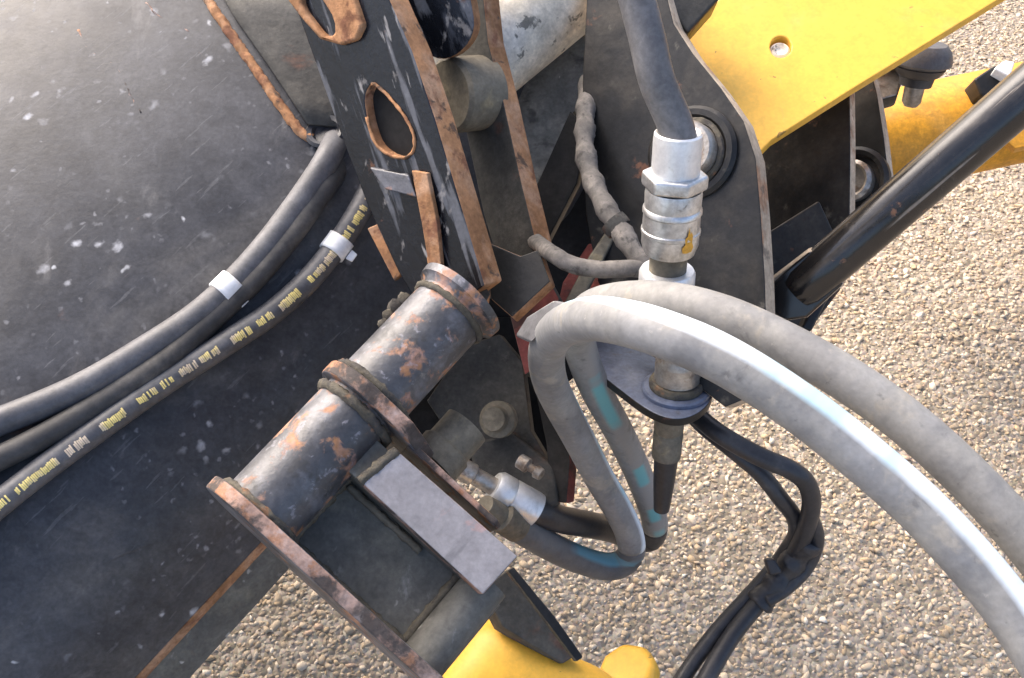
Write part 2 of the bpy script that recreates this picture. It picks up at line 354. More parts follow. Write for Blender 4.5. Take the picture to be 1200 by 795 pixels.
def layline(name, base, rough, v0, width, inkA, inkB, lay, seedoff=0.0, gaps=(.42, .5)):
    """rubber hose with a printed line running along one side"""
    m = mat(name, base, rough, 0, .35, lay, (190, .3, .0007), grime=.12); t = m.node_tree; N = t.nodes; Lk = t.links.new
    b = N['Principled BSDF']; old = b.inputs['Base Color'].links[0].from_socket
    uv = N.new('ShaderNodeUVMap'); sp = N.new('ShaderNodeSeparateXYZ'); Lk(uv.outputs[0], sp.inputs[0])
    def mth(op, a, k):
        q = N.new('ShaderNodeMath'); q.operation = op
        for i, x in enumerate((a, k)):
            if isinstance(x, (int, float)): q.inputs[i].default_value = x
            else: Lk(x, q.inputs[i])
        return q.outputs[0]
    d = mth('ABSOLUTE', mth('SUBTRACT', sp.outputs['Y'], v0), 0)
    tc = N.new('ShaderNodeTexCoord'); nz = N.new('ShaderNodeTexNoise'); nz.inputs['Scale'].default_value = 60; nz.inputs['Detail'].default_value = 6; Lk(tc.outputs['Object'], nz.inputs['Vector'])
    d = mth('ADD', d, mth('MULTIPLY', mth('SUBTRACT', nz.outputs['Fac'], .5), .02))
    mr = N.new('ShaderNodeMapRange'); mr.inputs['From Min'].default_value = width/2+.022; mr.inputs['From Max'].default_value = width/2-.026; Lk(d, mr.inputs['Value'])
    n1 = N.new('ShaderNodeTexNoise'); n1.noise_dimensions = '1D'; n1.inputs['Scale'].default_value = 10; n1.inputs['Detail'].default_value = 2; Lk(mth('ADD', sp.outputs['X'], seedoff), n1.inputs['W'])
    pr = N.new('ShaderNodeMapRange'); pr.inputs['From Min'].default_value = gaps[0]; pr.inputs['From Max'].default_value = gaps[1]; Lk(n1.outputs['Fac'], pr.inputs['Value'])
    x = N.new('ShaderNodeMix'); x.data_type = 'RGBA'; x.inputs[6].default_value = inkA+(1,); x.inputs[7].default_value = inkB+(1,); Lk(pr.outputs[0], x.inputs[0])
    y = N.new('ShaderNodeMix'); y.data_type = 'RGBA'; Lk(old, y.inputs[6]); Lk(x.outputs[2], y.inputs[7]); Lk(mth('MULTIPLY', mr.outputs[0], .93), y.inputs[0])
    Lk(y.outputs[2], b.inputs['Base Color'])
    sn = mth('SINE', mth('ADD', mth('MULTIPLY', sp.outputs['X'], 900.0), mth('MULTIPLY', sp.outputs['Y'], 12.566)), 0)
    b2 = N.new('ShaderNodeBump'); b2.inputs['Strength'].default_value = .035; b2.inputs['Distance'].default_value = .0006; Lk(sn, b2.inputs['Height'])
    if b.inputs['Normal'].links: Lk(b.inputs['Normal'].links[0].from_socket, b2.inputs['Normal'])
    Lk(b2.outputs[0], b.inputs['Normal']); return m
PALE = [dict(c=(.28, .27, .245), s=16, r=(.42, .62), a=.75, rough=.72), dict(c=(.36, .325, .265), s=30, r=(.56, .68), a=.6, rough=.85), dict(c=(.09, .088, .085), s=22, r=(.60, .70), a=.6, dist=1.0), dict(c=(.07, .068, .066), s=75, r=(.64, .72), a=.5, o=6.1), dict(c=(.42, .40, .36), s=110, r=(.64, .72), a=.4, o=2.6)]
M['pale'] = layline('dusty_pale_hose_striped', (.215, .215, .213), .5, .5, .165, (.68, .76, .80), (.36, .62, .70), PALE, .13, (.5, .62))  # pale stripe is printed line plus a sky highlight put into its colour
M['pale2'] = layline('dusty_pale_hose_teal', (.225, .221, .212), .55, .74, .14, (.28, .27, .25), (.15, .40, .41), PALE, .71, (.48, .54))

M['tealr'] = layline('grey_rubber_teal_print', (.10, .105, .11), .5, .5, .2, (.14, .14, .14), (.13, .30, .36), [dict(c=(.17, .17, .165), s=10, r=(.4, .7), a=.7)], .33, (.45, .52))  # darker grey puts the loop's shade into the colour; less dust too
# ------------------------------------------------------------------ ground with loose chippings
def ground_mat():
    m = bpy.data.materials.new('chip_seal_ground'); m.use_nodes = True; t = m.node_tree; N = t.nodes; Lk = t.links.new; b = N['Principled BSDF']
    tc = N.new('ShaderNodeTexCoord'); v = N.new('ShaderNodeTexVoronoi'); v.inputs['Scale'].default_value = 95; Lk(tc.outputs['Object'], v.inputs['Vector'])
    cr = N.new('ShaderNodeValToRGB'); e = cr.color_ramp.elements; e[0].color = (.30, .25, .18, 1); e[1].color = (.52, .45, .35, 1)
    e.new(.35).color = (.33, .27, .195, 1); e.new(.7).color = (.40, .34, .27, 1)
    sp = N.new('ShaderNodeSeparateColor'); Lk(v.outputs['Color'], sp.inputs[0]); Lk(sp.outputs[0], cr.inputs[0])
    nz = N.new('ShaderNodeTexNoise'); nz.inputs['Scale'].default_value = 260; nz.inputs['Detail'].default_value = 4; Lk(tc.outputs['Object'], nz.inputs['Vector'])
    x = N.new('ShaderNodeMix'); x.data_type = 'RGBA'; x.blend_type = 'MULTIPLY'; x.inputs[0].default_value = .35; Lk(cr.outputs[0], x.inputs[6]); Lk(nz.outputs['Color'], x.inputs[7])
    Lk(x.outputs[2], b.inputs['Base Color']); b.inputs['Roughness'].default_value = .9
    bp = N.new('ShaderNodeBump'); bp.inputs['Distance'].default_value = .006; bp.inputs['Strength'].default_value = .8; bp.invert = True; Lk(v.outputs['Distance'], bp.inputs['Height']); Lk(bp.outputs[0], b.inputs['Normal'])
    return m
me = bpy.data.meshes.new('ground'); me.from_pydata([(-900, -900, 0), (900, -900, 0), (900, 900, 0), (-900, 900, 0)], [], [(0, 1, 2, 3)])
tag(link('ground', me, ground_mat()), None, None, None, 'structure')

def gravel():
    g = (1+5**.5)/2
    iv = np.array([(-1, g, 0), (1, g, 0), (-1, -g, 0), (1, -g, 0), (0, -1, g), (0, 1, g), (0, -1, -g), (0, 1, -g), (g, 0, -1), (g, 0, 1), (-g, 0, -1), (-g, 0, 1)])/math.sqrt(1+g*g)
    it = np.array([(0, 11, 5), (0, 5, 1), (0, 1, 7), (0, 7, 10), (0, 10, 11), (1, 5, 9), (5, 11, 4), (11, 10, 2), (10, 7, 6), (7, 1, 8), (3, 9, 4), (3, 4, 2), (3, 2, 6), (3, 6, 8), (3, 8, 9), (4, 9, 5), (2, 4, 11), (6, 2, 10), (8, 6, 7), (9, 8, 1)])
    sp = .0083
    xs = np.arange(-1.5, 2.1, sp); ys = np.arange(.42, 2.9, sp)
    X, Y = np.meshgrid(xs, ys); X = X.ravel(); Y = Y.ravel()
    X = X + rng.uniform(-.5, .5, X.size)*sp; Y = Y + rng.uniform(-.5, .5, Y.size)*sp
    # keep what the lens (with a wide margin) can see of the ground
    dep = Y*math.cos(PITCH)+HGT*math.sin(PITCH); px = 600+FPX*X/dep
    keep = (px > 130-300*(Y < .9)) & (px < 1420) & ~((px < 600) & (Y > 1.05)) & (rng.random(X.size) < np.clip(1.25-.13*Y, .5, 1))
    X, Y = X[keep], Y[keep]; n = X.size
    r = .0029*np.exp(rng.normal(0, .40, n)); r = np.clip(r, .0014, .0062)
    th = rng.uniform(0, 2*math.pi, n); c, s = np.cos(th), np.sin(th)
    v = iv[None]*(1+rng.uniform(-.42, .38, (n, 12, 1)))
    sc = np.stack([r*rng.uniform(.9, 1.9, n), r*rng.uniform(.7, 1.1, n), r*rng.uniform(.3, .65, n)], 1)
    v = v*sc[:, None, :]
    tl = rng.normal(0, .3, n)[:, None]; vz = v[:, :, 2]+tl*v[:, :, 0]
    V = np.empty((n, 12, 3)); V[:, :, 0] = v[:, :, 0]*c[:, None]-v[:, :, 1]*s[:, None]+X[:, None]
    V[:, :, 1] = v[:, :, 0]*s[:, None]+v[:, :, 1]*c[:, None]+Y[:, None]; V[:, :, 2] = vz+(r*.02)[:, None]
    F = (it[None]+12*np.arange(n)[:, None, None]).reshape(-1, 3)
    me = bpy.data.meshes.new('gravel'); me.vertices.add(n*12); me.vertices.foreach_set('co', V.ravel().astype(np.float32))
    me.loops.add(F.size); me.loops.foreach_set('vertex_index', F.ravel().astype(np.int32))
    me.polygons.add(len(F)); me.polygons.foreach_set('loop_start', np.arange(0, F.size, 3, dtype=np.int32)); me.update(calc_edges=True)
    pal = np.array([(.36, .275, .18), (.49, .395, .28), (.26, .195, .125), (.42, .365, .29), (.60, .50, .37), (.15, .11, .075), (.42, .29, .155), (.70, .63, .51), (.32, .265, .215), (.40, .26, .18)])
    pr = np.array([.2, .17, .15, .1, .09, .09, .07, .04, .06, .03]); pr = pr/pr.sum()
    colr = pal[rng.choice(len(pal), n, p=pr)]*.72+np.array([.48, .375, .25])*.40
    patch = .5+.25*np.sin(X*5.1+1.3*np.sin(Y*3.7))+.25*np.sin(Y*7.3+X*2.1); colr = colr*(rng.uniform(.85, 1.15, n)*(.90+.22*patch))[:, None]
    at = me.color_attributes.new('stone', 'FLOAT_COLOR', 'POINT')
    at.data.foreach_set('color', np.concatenate([np.repeat(colr, 12, 0), np.ones((n*12, 1))], 1).astype(np.float32).ravel())
    m = bpy.data.materials.new('stone_chippings'); m.use_nodes = True; N = m.node_tree.nodes; b = N['Principled BSDF']; b.inputs['Roughness'].default_value = .8
    a = N.new('ShaderNodeVertexColor'); a.layer_name = 'stone'; m.node_tree.links.new(a.outputs[0], b.inputs['Base Color'])
    o = link('gravel', me, m); tag(o, 'tan and grey stone chippings covering the ground', 'gravel', None, 'stuff')
gravel()

# ------------------------------------------------------------------ machine frame axes: a along the cross tube, b down its side, n towards the viewer
T0, T1 = U(300, 607, .95), U(532, 360, 1.035)
a = (T1-T0).normalized(); n = (CB - a*CB.dot(a)).normalized(); b = a.cross(n).normalized()
if b.dot(CU) > 0: b = -b
TL = (T1-T0).length
def H(ia, ib, inn): return T0 + a*ia + b*ib + n*inn      # point in the frame of the hitch
def hpx(px, py, inn=0):                                   # frame coordinates of a place seen at px,py on the sheet n = inn
    r = ray(px, py); t = ((T0+n*inn)-CP).dot(n)/r.dot(n); q = CP+r*t-T0; return q.dot(a), q.dot(b)

# ------------------------------------------------------------------ bucket: convex rolled back sheet
SQ = U(200, 400, 1.15) - T0
SA, SB, SN = SQ.dot(a), SQ.dot(b), SQ.dot(n)
PROF = smooth_loop([(-.80, -.29), (-.55, -.150), (-.38, -.078), (-.22, -.030), (-.08, -.004), (.03, -.004), (.11, -.032), (.165, -.072), (.210, -.125)], 8, False)
pb = np.array([p[0] for p in PROF]); pn = np.array([p[1] for p in PROF])
def shell_n(ib): return float(np.interp(ib-SB, pb, pn))+SN
def shell_hit(px, py, off=0.0):
    r = ray(px, py)
    for d in np.arange(.7, 2.2, .002):
        q = CP+r*d-T0
        if q.dot(n) - off < shell_n(q.dot(b)): return CP+r*d
    return CP+r*1.5
def sheet(name, prof, a0, a1, thick, m, parent, na=60):
    V = []; F = []; k = len(prof); nr = []
    for i, (ib, inn) in enumerate(prof):
        p, q = prof[max(i-1, 0)], prof[min(i+1, k-1)]; t = np.array([q[0]-p[0], q[1]-p[1]]); t /= np.linalg.norm(t); nr.append((-t[1], t[0]))
    for side in (0, 1):
        for j in range(na+1):
            ia = a0+(a1-a0)*j/na
            for (ib, inn), g in zip(prof, nr):
                V.append(tuple(H(ia, ib+SB-g[0]*thick*side, inn+SN-g[1]*thick*side)))
    o2 = (na+1)*k
    for j in range(na):
        for i in range(k-1):
            q = j*k+i; F.append((q, q+1, q+k+1, q+k)); F.append((q+o2, q+k+o2, q+k+1+o2, q+1+o2))
        F.append((j*k, j*k+k, j*k+k+o2, j*k+o2)); e = j*k+k-1; F.append((e, e+o2, e+k+o2, e+k))
    for i in range(k-1):
        F.append((i, i+o2, i+1+o2, i+1)); e = na*k+i; F.append((e, e+1, e+1+o2, e+o2))
    me = bpy.data.meshes.new(name); me.from_pydata(V, [], F)
    bm = bmesh.new(); bm.from_mesh(me); bmesh.ops.recalc_face_normals(bm, faces=bm.faces[:]); bm.to_mesh(me); bm.free()
    o = link(name, me, m, parent, True)
    try: me.set_sharp_from_angle(angle=math.radians(40))
    except Exception: pass
    return o
bucket = thing('loader_bucket', 'large worn black bucket back, speckled with paint chips, filling the left side', 'bucket', H(-.1, SB, SN-.3))
A0, A1 = SA-.75, SA+.62
sheet('shell', PROF, A0, A1, .012, M['shell'], bucket)
# rusty lip strip and lower flange past the bend
pe = PROF[-1]
sheet('lip_strip', [(pe[0]-.002, pe[1]+.004), (pe[0]+.002, pe[1]-.003), (pe[0]+.0055, pe[1]-.009)], A0, hpx(312, 640, -.12)[0]+.03, .012, M['rust'], bucket, 30)
sheet('lower_flange', [(pe[0]+.005, pe[1]-.014), (pe[0]+.022, pe[1]-.026), (pe[0]+.040, pe[1]-.048)], A0, hpx(312, 670, -.16)[0]+.045, .014, M['web'], bucket, 30)
def on_shell(pts, off): return [shell_hit(x, y, off) for x, y in pts]
wp = Path(on_shell([(228, -25), (262, 28), (300, 82), (330, 126), (352, 155), (366, 163)], .001), n, .004)
sweep('weld_seam', wp, .006, M['rust'], bucket, 10, wob=.16)
# panel beyond the seam, set a little proud
bm = bmesh.new(); rows = []
L0 = [(246, -30), (276, 22), (314, 76), (342, 118), (360, 146)]; R0 = [(395, -30), (400, 22), (405, 76), (408, 118), (410, 150)]
for (x0, y0), (x1, y1) in zip(L0, R0): rows.append([bm.verts.new(shell_hit(x0+(x1-x0)*t/6, y0+(y1-y0)*t/6, .006)) for t in range(7)])
for i in range(4):
    for j in range(6): bm.faces.new((rows[i][j], rows[i][j+1], rows[i+1][j+1], rows[i+1][j]))
bmesh.ops.recalc_face_normals(bm, faces=bm.faces[:])
me = bpy.data.meshes.new('side_panel'); bm.to_mesh(me); bm.free(); o = link('side_panel', me, M['dull'], bucket, True)
sm = o.modifiers.new('sol', 'SOLIDIFY'); sm.thickness = .005; sm.offset = 0
gp = shell_hit(383, 158, .004); gnr = (n*.9 - b*.4).normalized()
lathe('hose_port', [(.0, .0), (.016, .0), (.022, .002), (.024, .006), (.021, .009), (.016, .007), (.013, .001), (0, .001)], gp, gnr, M['rubberk'], bucket, 24)
# scratches and a weld scar across the dark lower sheet
sweep('weld_scar', Path(on_shell([(-20, 752), (40, 718), (100, 672), (150, 646), (205, 628), (250, 612)], -.0028), n, .006), .0035, M['shell'], bucket, 8, wob=.12)

for pts, rr in (([(92, 36), (104, 60), (124, 70), (141, 86), (152, 110), (166, 134)], .0024), ([(172, 4), (184, 18), (202, 28), (222, 38)], .002), ([(230, 60), (240, 68), (242, 78)], .0018)):
    sweep('rust_scratch', Path(on_shell(pts, -rr*.62), n, .004), rr, M['pink'], bucket, 8, wob=.25)

# ------------------------------------------------------------------ three hoses lying on the bucket
def hose_on_shell(px, r, lift=0.0): return [shell_hit(x, y, r+.003+lift) for x, y in px]
def band(path, px, r, parent, width=.021, tail=True):
    u = path.near(px); tb = sweep('tape_band', path, r+.0022, M['tape'], parent, 24, u-width/2, u+width/2)
    if tail:
        c, t, nn, bb = [Vector(q) for q in path.at(u)]
        sg = -1 if bb.dot(b) < 0 else 1
        e = c + bb*sg*(r+.003) + nn*(.003)
        prism('tie_tail', [e+t*.006, e-t*.006, e-t*.005+bb*sg*.008, e+t*.005+bb*sg*.008], nn, .004, [M['tape'], M['tape']], tb, bev=.0008)
hA = thing('hydraulic_hose', 'plain grey hose with white band, upper of the hoses on the bucket', 'hose', shell_hit(150, 430), 'hoses lying on the bucket back')
ptsA = hose_on_shell([(-120, 540), (-60, 517), (0, 494), (60, 470), (110, 446), (165, 413), (225, 374), (267, 338), (306, 296), (343, 248)], .0145) + [shell_hit(372, 206, .022), shell_hit(388, 178, .016), shell_hit(394, 160, -.02)]
PA = Path(ptsA, n); sweep('hose_cover', PA, .0145, M['rubber'], hA, 24); band(PA, shell_hit(268, 341, .018), .0145, hA)
hB = thing('hydraulic_hose', 'grey hose with yellow printed lettering and white band, lower on the bucket', 'hose', shell_hit(150, 480), 'hoses lying on the bucket back')
ptsB = hose_on_shell([(-120, 690), (-60, 640), (0, 590), (60, 543), (125, 496), (192, 449), (258, 407), (317, 368), (361, 329), (394, 289)], .0132) + [shell_hit(416, 256, .018), shell_hit(432, 226, .008), shell_hit(440, 205, -.02)]
PB = Path(ptsB, n); RB = .0132; hcB = sweep('hose_cover', PB, RB, M['rubber'], hB, 24); band(PB, shell_hit(393, 288, .017), RB, hB)
def lettering(path, r, u0, u1, ang0, hgt, parent, m):
    """worn print: rows of small letter-like strokes wrapped round the hose"""
    V = []; F = []; rr = r+.0004
    def quad(ua, ub, aa, ab):
        k = len(V); st = 4
        for i in range(st+1):
            an = aa+(ab-aa)*i/st
            V.append(tuple(path.pt(ua, an, rr))); V.append(tuple(path.pt(ub, an, rr)))
        for i in range(st): F.append((k+2*i, k+2*i+1, k+2*i+3, k+2*i+2))
    u = u0
    while u < u1:
        word = random.choice((4, 5, 7, 8)); hh = hgt*random.uniform(.85, 1.05)
        for _ in range(word):
            wd = .0054; h2 = hh/r/2; th = .0011
            for q_ in range(3):
                if random.random() < .86:
                    x_ = u+q_*.0019; dl = random.uniform(0, .16); quad(x_, x_+.0017, ang0-h2+dl, ang0+h2-random.uniform(0, .16))
            u += wd+.0006
            if u > u1: break
        u += random.choice((.006, .008, .013))
    me = bpy.data.meshes.new('lettering'); me.from_pydata(V, [], F); return link('lettering', me, m, parent)
sgB = -1 if Vector(PB.at(PB.len*.5)[3]).dot(b) > 0 else 1
lettering(PB, RB, .02, PB.len-.035, -sgB*.30, .0105, hcB, M['inkY'])
hC = thing('hydraulic_hose', 'dull dark dusty hose without a band, between the two banded hoses on the bucket', 'hose', shell_hit(150, 450), 'hoses lying on the bucket back')
PC = Path([shell_hit(404, 178, -.03), shell_hit(394, 200, -.004)] + hose_on_shell([(384, 216), (368, 238), (341, 276), (298, 327), (250, 373), (195, 421), (125, 467), (55, 509), (-30, 552), (-120, 600)], .0125, .002), n)
sweep('hose_cover', PC, .0125, M['rubberd'], hC, 18)

# ------------------------------------------------------------------ hitch frame (cross tube, plates, bars)
hitch = thing('hitch_frame', 'rusty black hitch frame with cross tube, collar plates and slotted ears', 'hitch frame', H(.1, .1, -.15))
R = .037
lathe('cross_tube', [(0, -.004), (R*.8, -.004), (R, -.004), (R, TL*.25), (R*1.004, TL*.5), (R, TL*.75), (R, TL+.01), (0, TL+.01)], T0, a, M['tube'], hitch, 56)
def hplate(name, a_front, outline, thick, mats, parent=hitch, bev=.002):
    return prism(name, [H(a_front, ib, inn) for ib, inn in outline], a, thick, mats, parent, bev=bev)
def arc(cb, cn, r, t0, t1, k=10): return [(cb+r*math.cos(math.radians(t0+(t1-t0)*i/k)), cn+r*math.sin(math.radians(t0+(t1-t0)*i/k))) for i in range(k+1)]
hplate('end_plate', .004, arc(0, 0, .050, 270, 100, 14)+[(.05, .046), (.12, .038), (.26, .030), (.30, .0), (.30, -.07), (.05, -.075)], .0135, [M['tube'], M['pink']])
ca, cb_ = hpx(436, 470, .037)
hplate('collar_plate', ca+.010, arc(0, 0, .047, 270, 95, 14)+[(.046, .040), (.062, .024), (.078, .004), (.082, -.06), (.05, -.075)], .0145, [M['tube'], M['pink']])
hplate('side_strip', ca+.001, [(.055, .022), (.100, .018), (.160, .016), (.166, .008), (.166, -.05), (.055, -.06)], .0065, [M['tube'], M['pink']])
for nm, ia, rr, th in (('weld_bead', .006, .0385, .004), ('weld_bead', ca-.012, .0385, .0045), ('weld_bead', ca+.013, .0385, .0045), ('weld_bead', TL-.008, .0378, .0032)):
    loop = [H(ia, rr*math.cos(t), rr*math.sin(t)) for t in [math.radians(x) for x in range(-70, 261, 11)]]
    sweep(nm, Path(loop, a, .003), th, M['weld'], hitch, 8, wob=.22)
# tube end ring against the ear
lathe('end_ring', [(R, -.002), (R+.003, .002), (R+.008, .004), (R+.009, .012), (0, .016)], T1, a, M['tube'], hitch, 48)
# flat bar, web, round bar
def hbox(name, a0, a1, b0, b1, n1, th, mats, bev=.0015):
    return prism(name, [H(a0, b0, n1), H(a1, b0, n1), H(a1, b1, n1), H(a0, b1, n1)], n, th, mats, hitch, bev=bev)
q = [hpx(x, y, .034) for x, y in ((425, 567), (469, 531), (607, 652), (566, 697))]
prism('flat_bar', [H(x, y, .034) for x, y in q], n, .016, [M['bar'], M['pink']], hitch, bev=.0015)
qa = [hpx(x, y, .018) for x, y in ((428, 572), (470, 540), (600, 655), (563, 697))]
hbox('bar_backing', q[0][0]+.002, q[1][0]-.002, q[0][1]-.02, q[2][1]-.006, .0178, .06, [M['web'], M['web']])
hbox('web_panel', .003, q[0][0]+.01, .020, .215, -.020, .012, [M['web'], M['olive']])
sweep('weld_bead', Path([H(*((np.array(q[0])*(1-t/8)+np.array(q[1])*t/8)-np.array([0, .003])), .031) for t in range(9)], n, .003), .005, M['weld'], hitch, 8, wob=.22)
x0, y0 = hpx(515, 745, .0)
lathe('round_bar', [(0, 0), (.021, 0), (.021, q[0][0]+.012), (0, q[0][0]+.012)], H(.004, y0+.004, -.012), a, M['web'], hitch, 32)
sweep('weld_bead', Path([H(.004+t*.0085, y0-.019, -.018+random.uniform(-.0008, .0008)) for t in range(12)], n, .003), .0045, M['weld'], hitch, 8, wob=.2)
sweep('weld_bead', Path([H(.006, .036+t*.012, -.017) for t in range(13)], n, .003), .0045, M['weld'], hitch, 8, wob=.2)
sweep('weld_bead', Path([H(.004+t*.009, .0345, -.016) for t in range(12)], n, .003), .005, M['olive'], hitch, 8, wob=.25)
sweep('weld_bead', Path([H(q[0][0]-.003, .04+t*.011, -.017) for t in range(9)], n, .003), .0035, M['olive'], hitch, 8, wob=.25)
# pin running on from the collar, boss and gusset on the far side
pa, pb_ = hpx(505, 532, -.02)
lathe('pivot_pin', [(0, 0), (.026, 0), (.026, .02), (.023, .023), (.023, .05), (0, .05)], H(ca+.008, pb_+.008, -.035), a, M['olive'], hitch, 36)
pg = Pl(600, 480, 1.34, (-.25, .1, .96))
slab('gusset', [(545, 405), (585, 392), (612, 425), (622, 505), (655, 560), (648, 592), (585, 560), (520, 500), (500, 470)], pg, .02, [M['dull'], M['weld']], hitch)
slab('cavity_backing', [(405, 500), (470, 425), (520, 372), (600, 372), (640, 410), (652, 560), (600, 575), (540, 560), (470, 560)], Pl(560, 480, 1.40, (-.1, .1, .99)), .015, [M['void'], M['dull']], hitch)  # dark sheet closes the gap; near-black colour stands for the cavity's shade
slab('bearing_block', [(548, 520), (600, 505), (650, 545), (655, 590), (628, 600), (560, 568)], Pl(600, 550, 1.31, (-.1, .35, .93)), .05, [M['dull'], M['dull']], hitch, bev=.006, seg=3)
lathe('pin_stub', [(0, 0), (.022, 0), (.022, .012), (.016, .016), (.014, .026), (0, .027)], U(586, 492, 1.31), W((-.3, .1, .95)), M['olive'], hitch, 28)
lathe('grease_nipple', [(0, 0), (.009, 0), (.009, .012), (.005, .014), (.005, .022), (.008, .024), (.007, .032), (0, .033)], U(609, 540, 1.27), W((.75, -.45, .4)), M['steel'], hitch, 16)
# ears
EP = Pl(470, 200, 1.10, (-.58, -.2, .79))
slotA = smooth_loop([(372, -20), (352, 0), (366, 26), (382, 44), (402, 47), (415, 40), (414, 22), (402, 0), (392, -20)], 3)
slotB = smooth_loop([(436, 98), (428, 112), (429, 130), (434, 152), (442, 170), (456, 181), (474, 185), (485, 176), (485, 158), (474, 136), (458, 116), (445, 103)], 3)
slab('ear_plate', [(320, -60), (345, 5), (365, 62), (398, 155), (430, 240), (466, 318), (486, 352), (545, 352), (568, 335), (540, 240), (510, 140), (483, 60), (450, -15), (430, -60)], EP, .030, [M['ear'], M['rust']], hitch, [slotB], bev=.002)
# rusted pads on the ear; dark sheet standing for shade inside the slot
EPb = Pl(470, 200, 1.116, (-.58, -.2, .79))
slab('slot_shade_sheet', [(418, 95), (470, 92), (497, 180), (470, 195), (425, 185)], EPb, .012, [M['void'], M['rust']], hitch)
rimp = [EP.at(x, y)+EP.n*.0005 for x, y in slotB+slotB[:1]]
sweep('slot_rim', Path(rimp[len(rimp)//5:], EP.n, .004), .0017, M['rust'], hitch, 8, wob=.3)
EPf = Pl(470, 200, 1.090, (-.58, -.2, .79))
slab('slot_pad', [(342, -30), (336, 0), (356, 26), (374, 46), (398, 53), (416, 47), (424, 30), (414, 0), (402, -30)], EPf, .012, [M['rust'], M['rust']], hitch, [smooth_loop([(356, -22), (352, 4), (366, 26), (380, 42), (392, 38), (388, 18), (374, -4), (366, -22)], 2)], bev=.003)
slab('rust_strip', [(482, 200), (500, 203), (512, 262), (517, 315), (503, 316), (494, 262)], EPf, .006, [M['rust'], M['rust']], hitch, bev=.001)
slab('ear_rib', [(432, 196), (478, 205), (488, 232), (450, 222)], EPf, .008, [M['tube'], M['ear']], hitch, bev=.002)
slab('wear_strip', [(430, 268), (444, 262), (474, 318), (462, 330)], Pl(450, 300, 1.16, (-.3, -.1, .95)), .01, [M['rust'], M['rust']], hitch)
EP2 = Pl(600, 200, 1.17, (-.72, -.15, .68))
slab('ear_plate', [(505, -60), (520, 40), (545, 150), (566, 250), (590, 330), (632, 300), (611, 215), (590, 120), (572, 50), (560, -60)], EP2, .024, [M['dull'], M['rust']], hitch, bev=.002)
slab('slot_pad', smooth_loop([(474, -30), (478, 10), (488, 45), (505, 66), (528, 68), (548, 52), (556, 30), (552, 0), (548, -30)], 3), Pl(515, 20, 1.125, (-.3, -.3, .9)), .02, [M['ear'], M['rust']], hitch, bev=.002)
lathe('ear_boss', [(0, -.05), (.040, -.05), (.040, -.004), (.036, 0), (.0, 0)], U(525, 112, 1.165), W((-.75, -.2, .62)), M['olive'], hitch, 40)
slab('cross_rib', [(500, 300), (545, 292), (575, 345), (560, 372), (520, 365)], Pl(540, 330, 1.09, (.1, .5, .86)), .02, [M['dull'], M['rust']], hitch)
slab('foot_bracket', [(567, 282), (610, 300), (632, 292), (645, 330), (600, 372), (575, 350)], Pl(600, 320, 1.13, (-.3, .25, .92)), .02, [M['black'], M['rust']], hitch)
for (x, y, d, r) in ((455, 370, 1.075, .007), (463, 360, 1.08, .009), (450, 380, 1.07, .006), (474, 352, 1.08, .008)):
    lathe('weld_lump', [(0, -r), (r*.7, -r*.7), (r, 0), (r*.75, r*.6), (0, r*.9)], U(x, y, d), n, M['weld'], hitch, 10, lump=.18)

# ------------------------------------------------------------------ linkage behind the vertical hose
linkage = thing('linkage', 'black pivot linkage plates with round pin bosses beside the yellow arm', 'linkage', U(830, 300, 1.35))
LP = Pl(830, 180, 1.15, (-.52, .05, .85))
link_out = [(690, -60), (768, -60), (790, 28), (812, 62), (846, 104), (872, 142), (886, 185), (892, 250), (897, 330), (899, 400), (888, 462), (850, 478), (800, 440), (735, 400), (700, 330), (686, 250), (682, 100)]
slab('link_plate', link_out, LP, .030, [M['black'], M['edge']], linkage, bev=.002)
pin = LP.at(812, 180)
pbs = lathe('pin_boss', [(0, -.01), (.050, -.01), (.050, .004), (.046, .008), (.040, .008), (.036, .003), (0, .003)], pin, LP.n, M['black'], linkage, 48)
lathe('pin_head', [(0, 0), (.031, 0), (.031, .018), (.028, .022), (.022, .022), (.020, .018), (.0, .018)], pin+LP.n*.003, LP.n, M['steel'], pbs, 40)
lathe('grease_ring', [(.031, .004), (.0345, .003), (.0375, .006), (.036, .009), (.032, .010), (.031, .007)], pin, LP.n, M['weld'], pbs, 26, lump=.02)
LP2 = Pl(940, 230, 1.36, (-.58, .05, .81))
slab('inner_plate', [(820, -20), (900, 60), (985, 88), (996, 96), (997, 180), (996, 260), (985, 330), (900, 400), (820, 420)], LP2, .02, [M['black'], M['edge']], linkage, bev=.002)
LP3 = Pl(1010, 200, 1.44, (-.62, .05, .78))
slab('outer_plate', [(960, 60), (1020, 78), (1028, 110), (1036, 160), (1042, 210), (1020, 280), (960, 300)], LP3, .02, [M['black'], M['edge']], linkage, bev=.002)
pb2 = lathe('pin_boss', [(0, -.0), (.046, 0), (.046, .008), (.041, .013), (.036, .012), (.033, .006), (0, .006)], LP3.at(1004, 214), LP3.n, M['black'], linkage, 40)
lathe('pin_head', [(0, 0), (.027, 0), (.027, .014), (.022, .018), (.018, .014), (0, .014)], LP3.at(1004, 214)+LP3.n*.005, LP3.n, M['steel'], pb2, 36)
slab('lower_plate', [(880, 285), (960, 235), (990, 300), (985, 340), (950, 386), (905, 380), (880, 350)], Pl(920, 330, 1.32, (-.1, .0, .99)), .02, [M['black'], M['black']], linkage, bev=.003)
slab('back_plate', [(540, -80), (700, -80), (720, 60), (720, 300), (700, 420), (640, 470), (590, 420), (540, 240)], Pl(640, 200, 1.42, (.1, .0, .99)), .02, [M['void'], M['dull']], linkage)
slab('stop_block', [(770, -40), (852, -40), (842, 0), (806, 40), (792, 20), (778, 0)], Pl(810, 0, 1.2, (0, .1, .99)), .05, [M['dull'], M['black']], linkage, bev=.004)

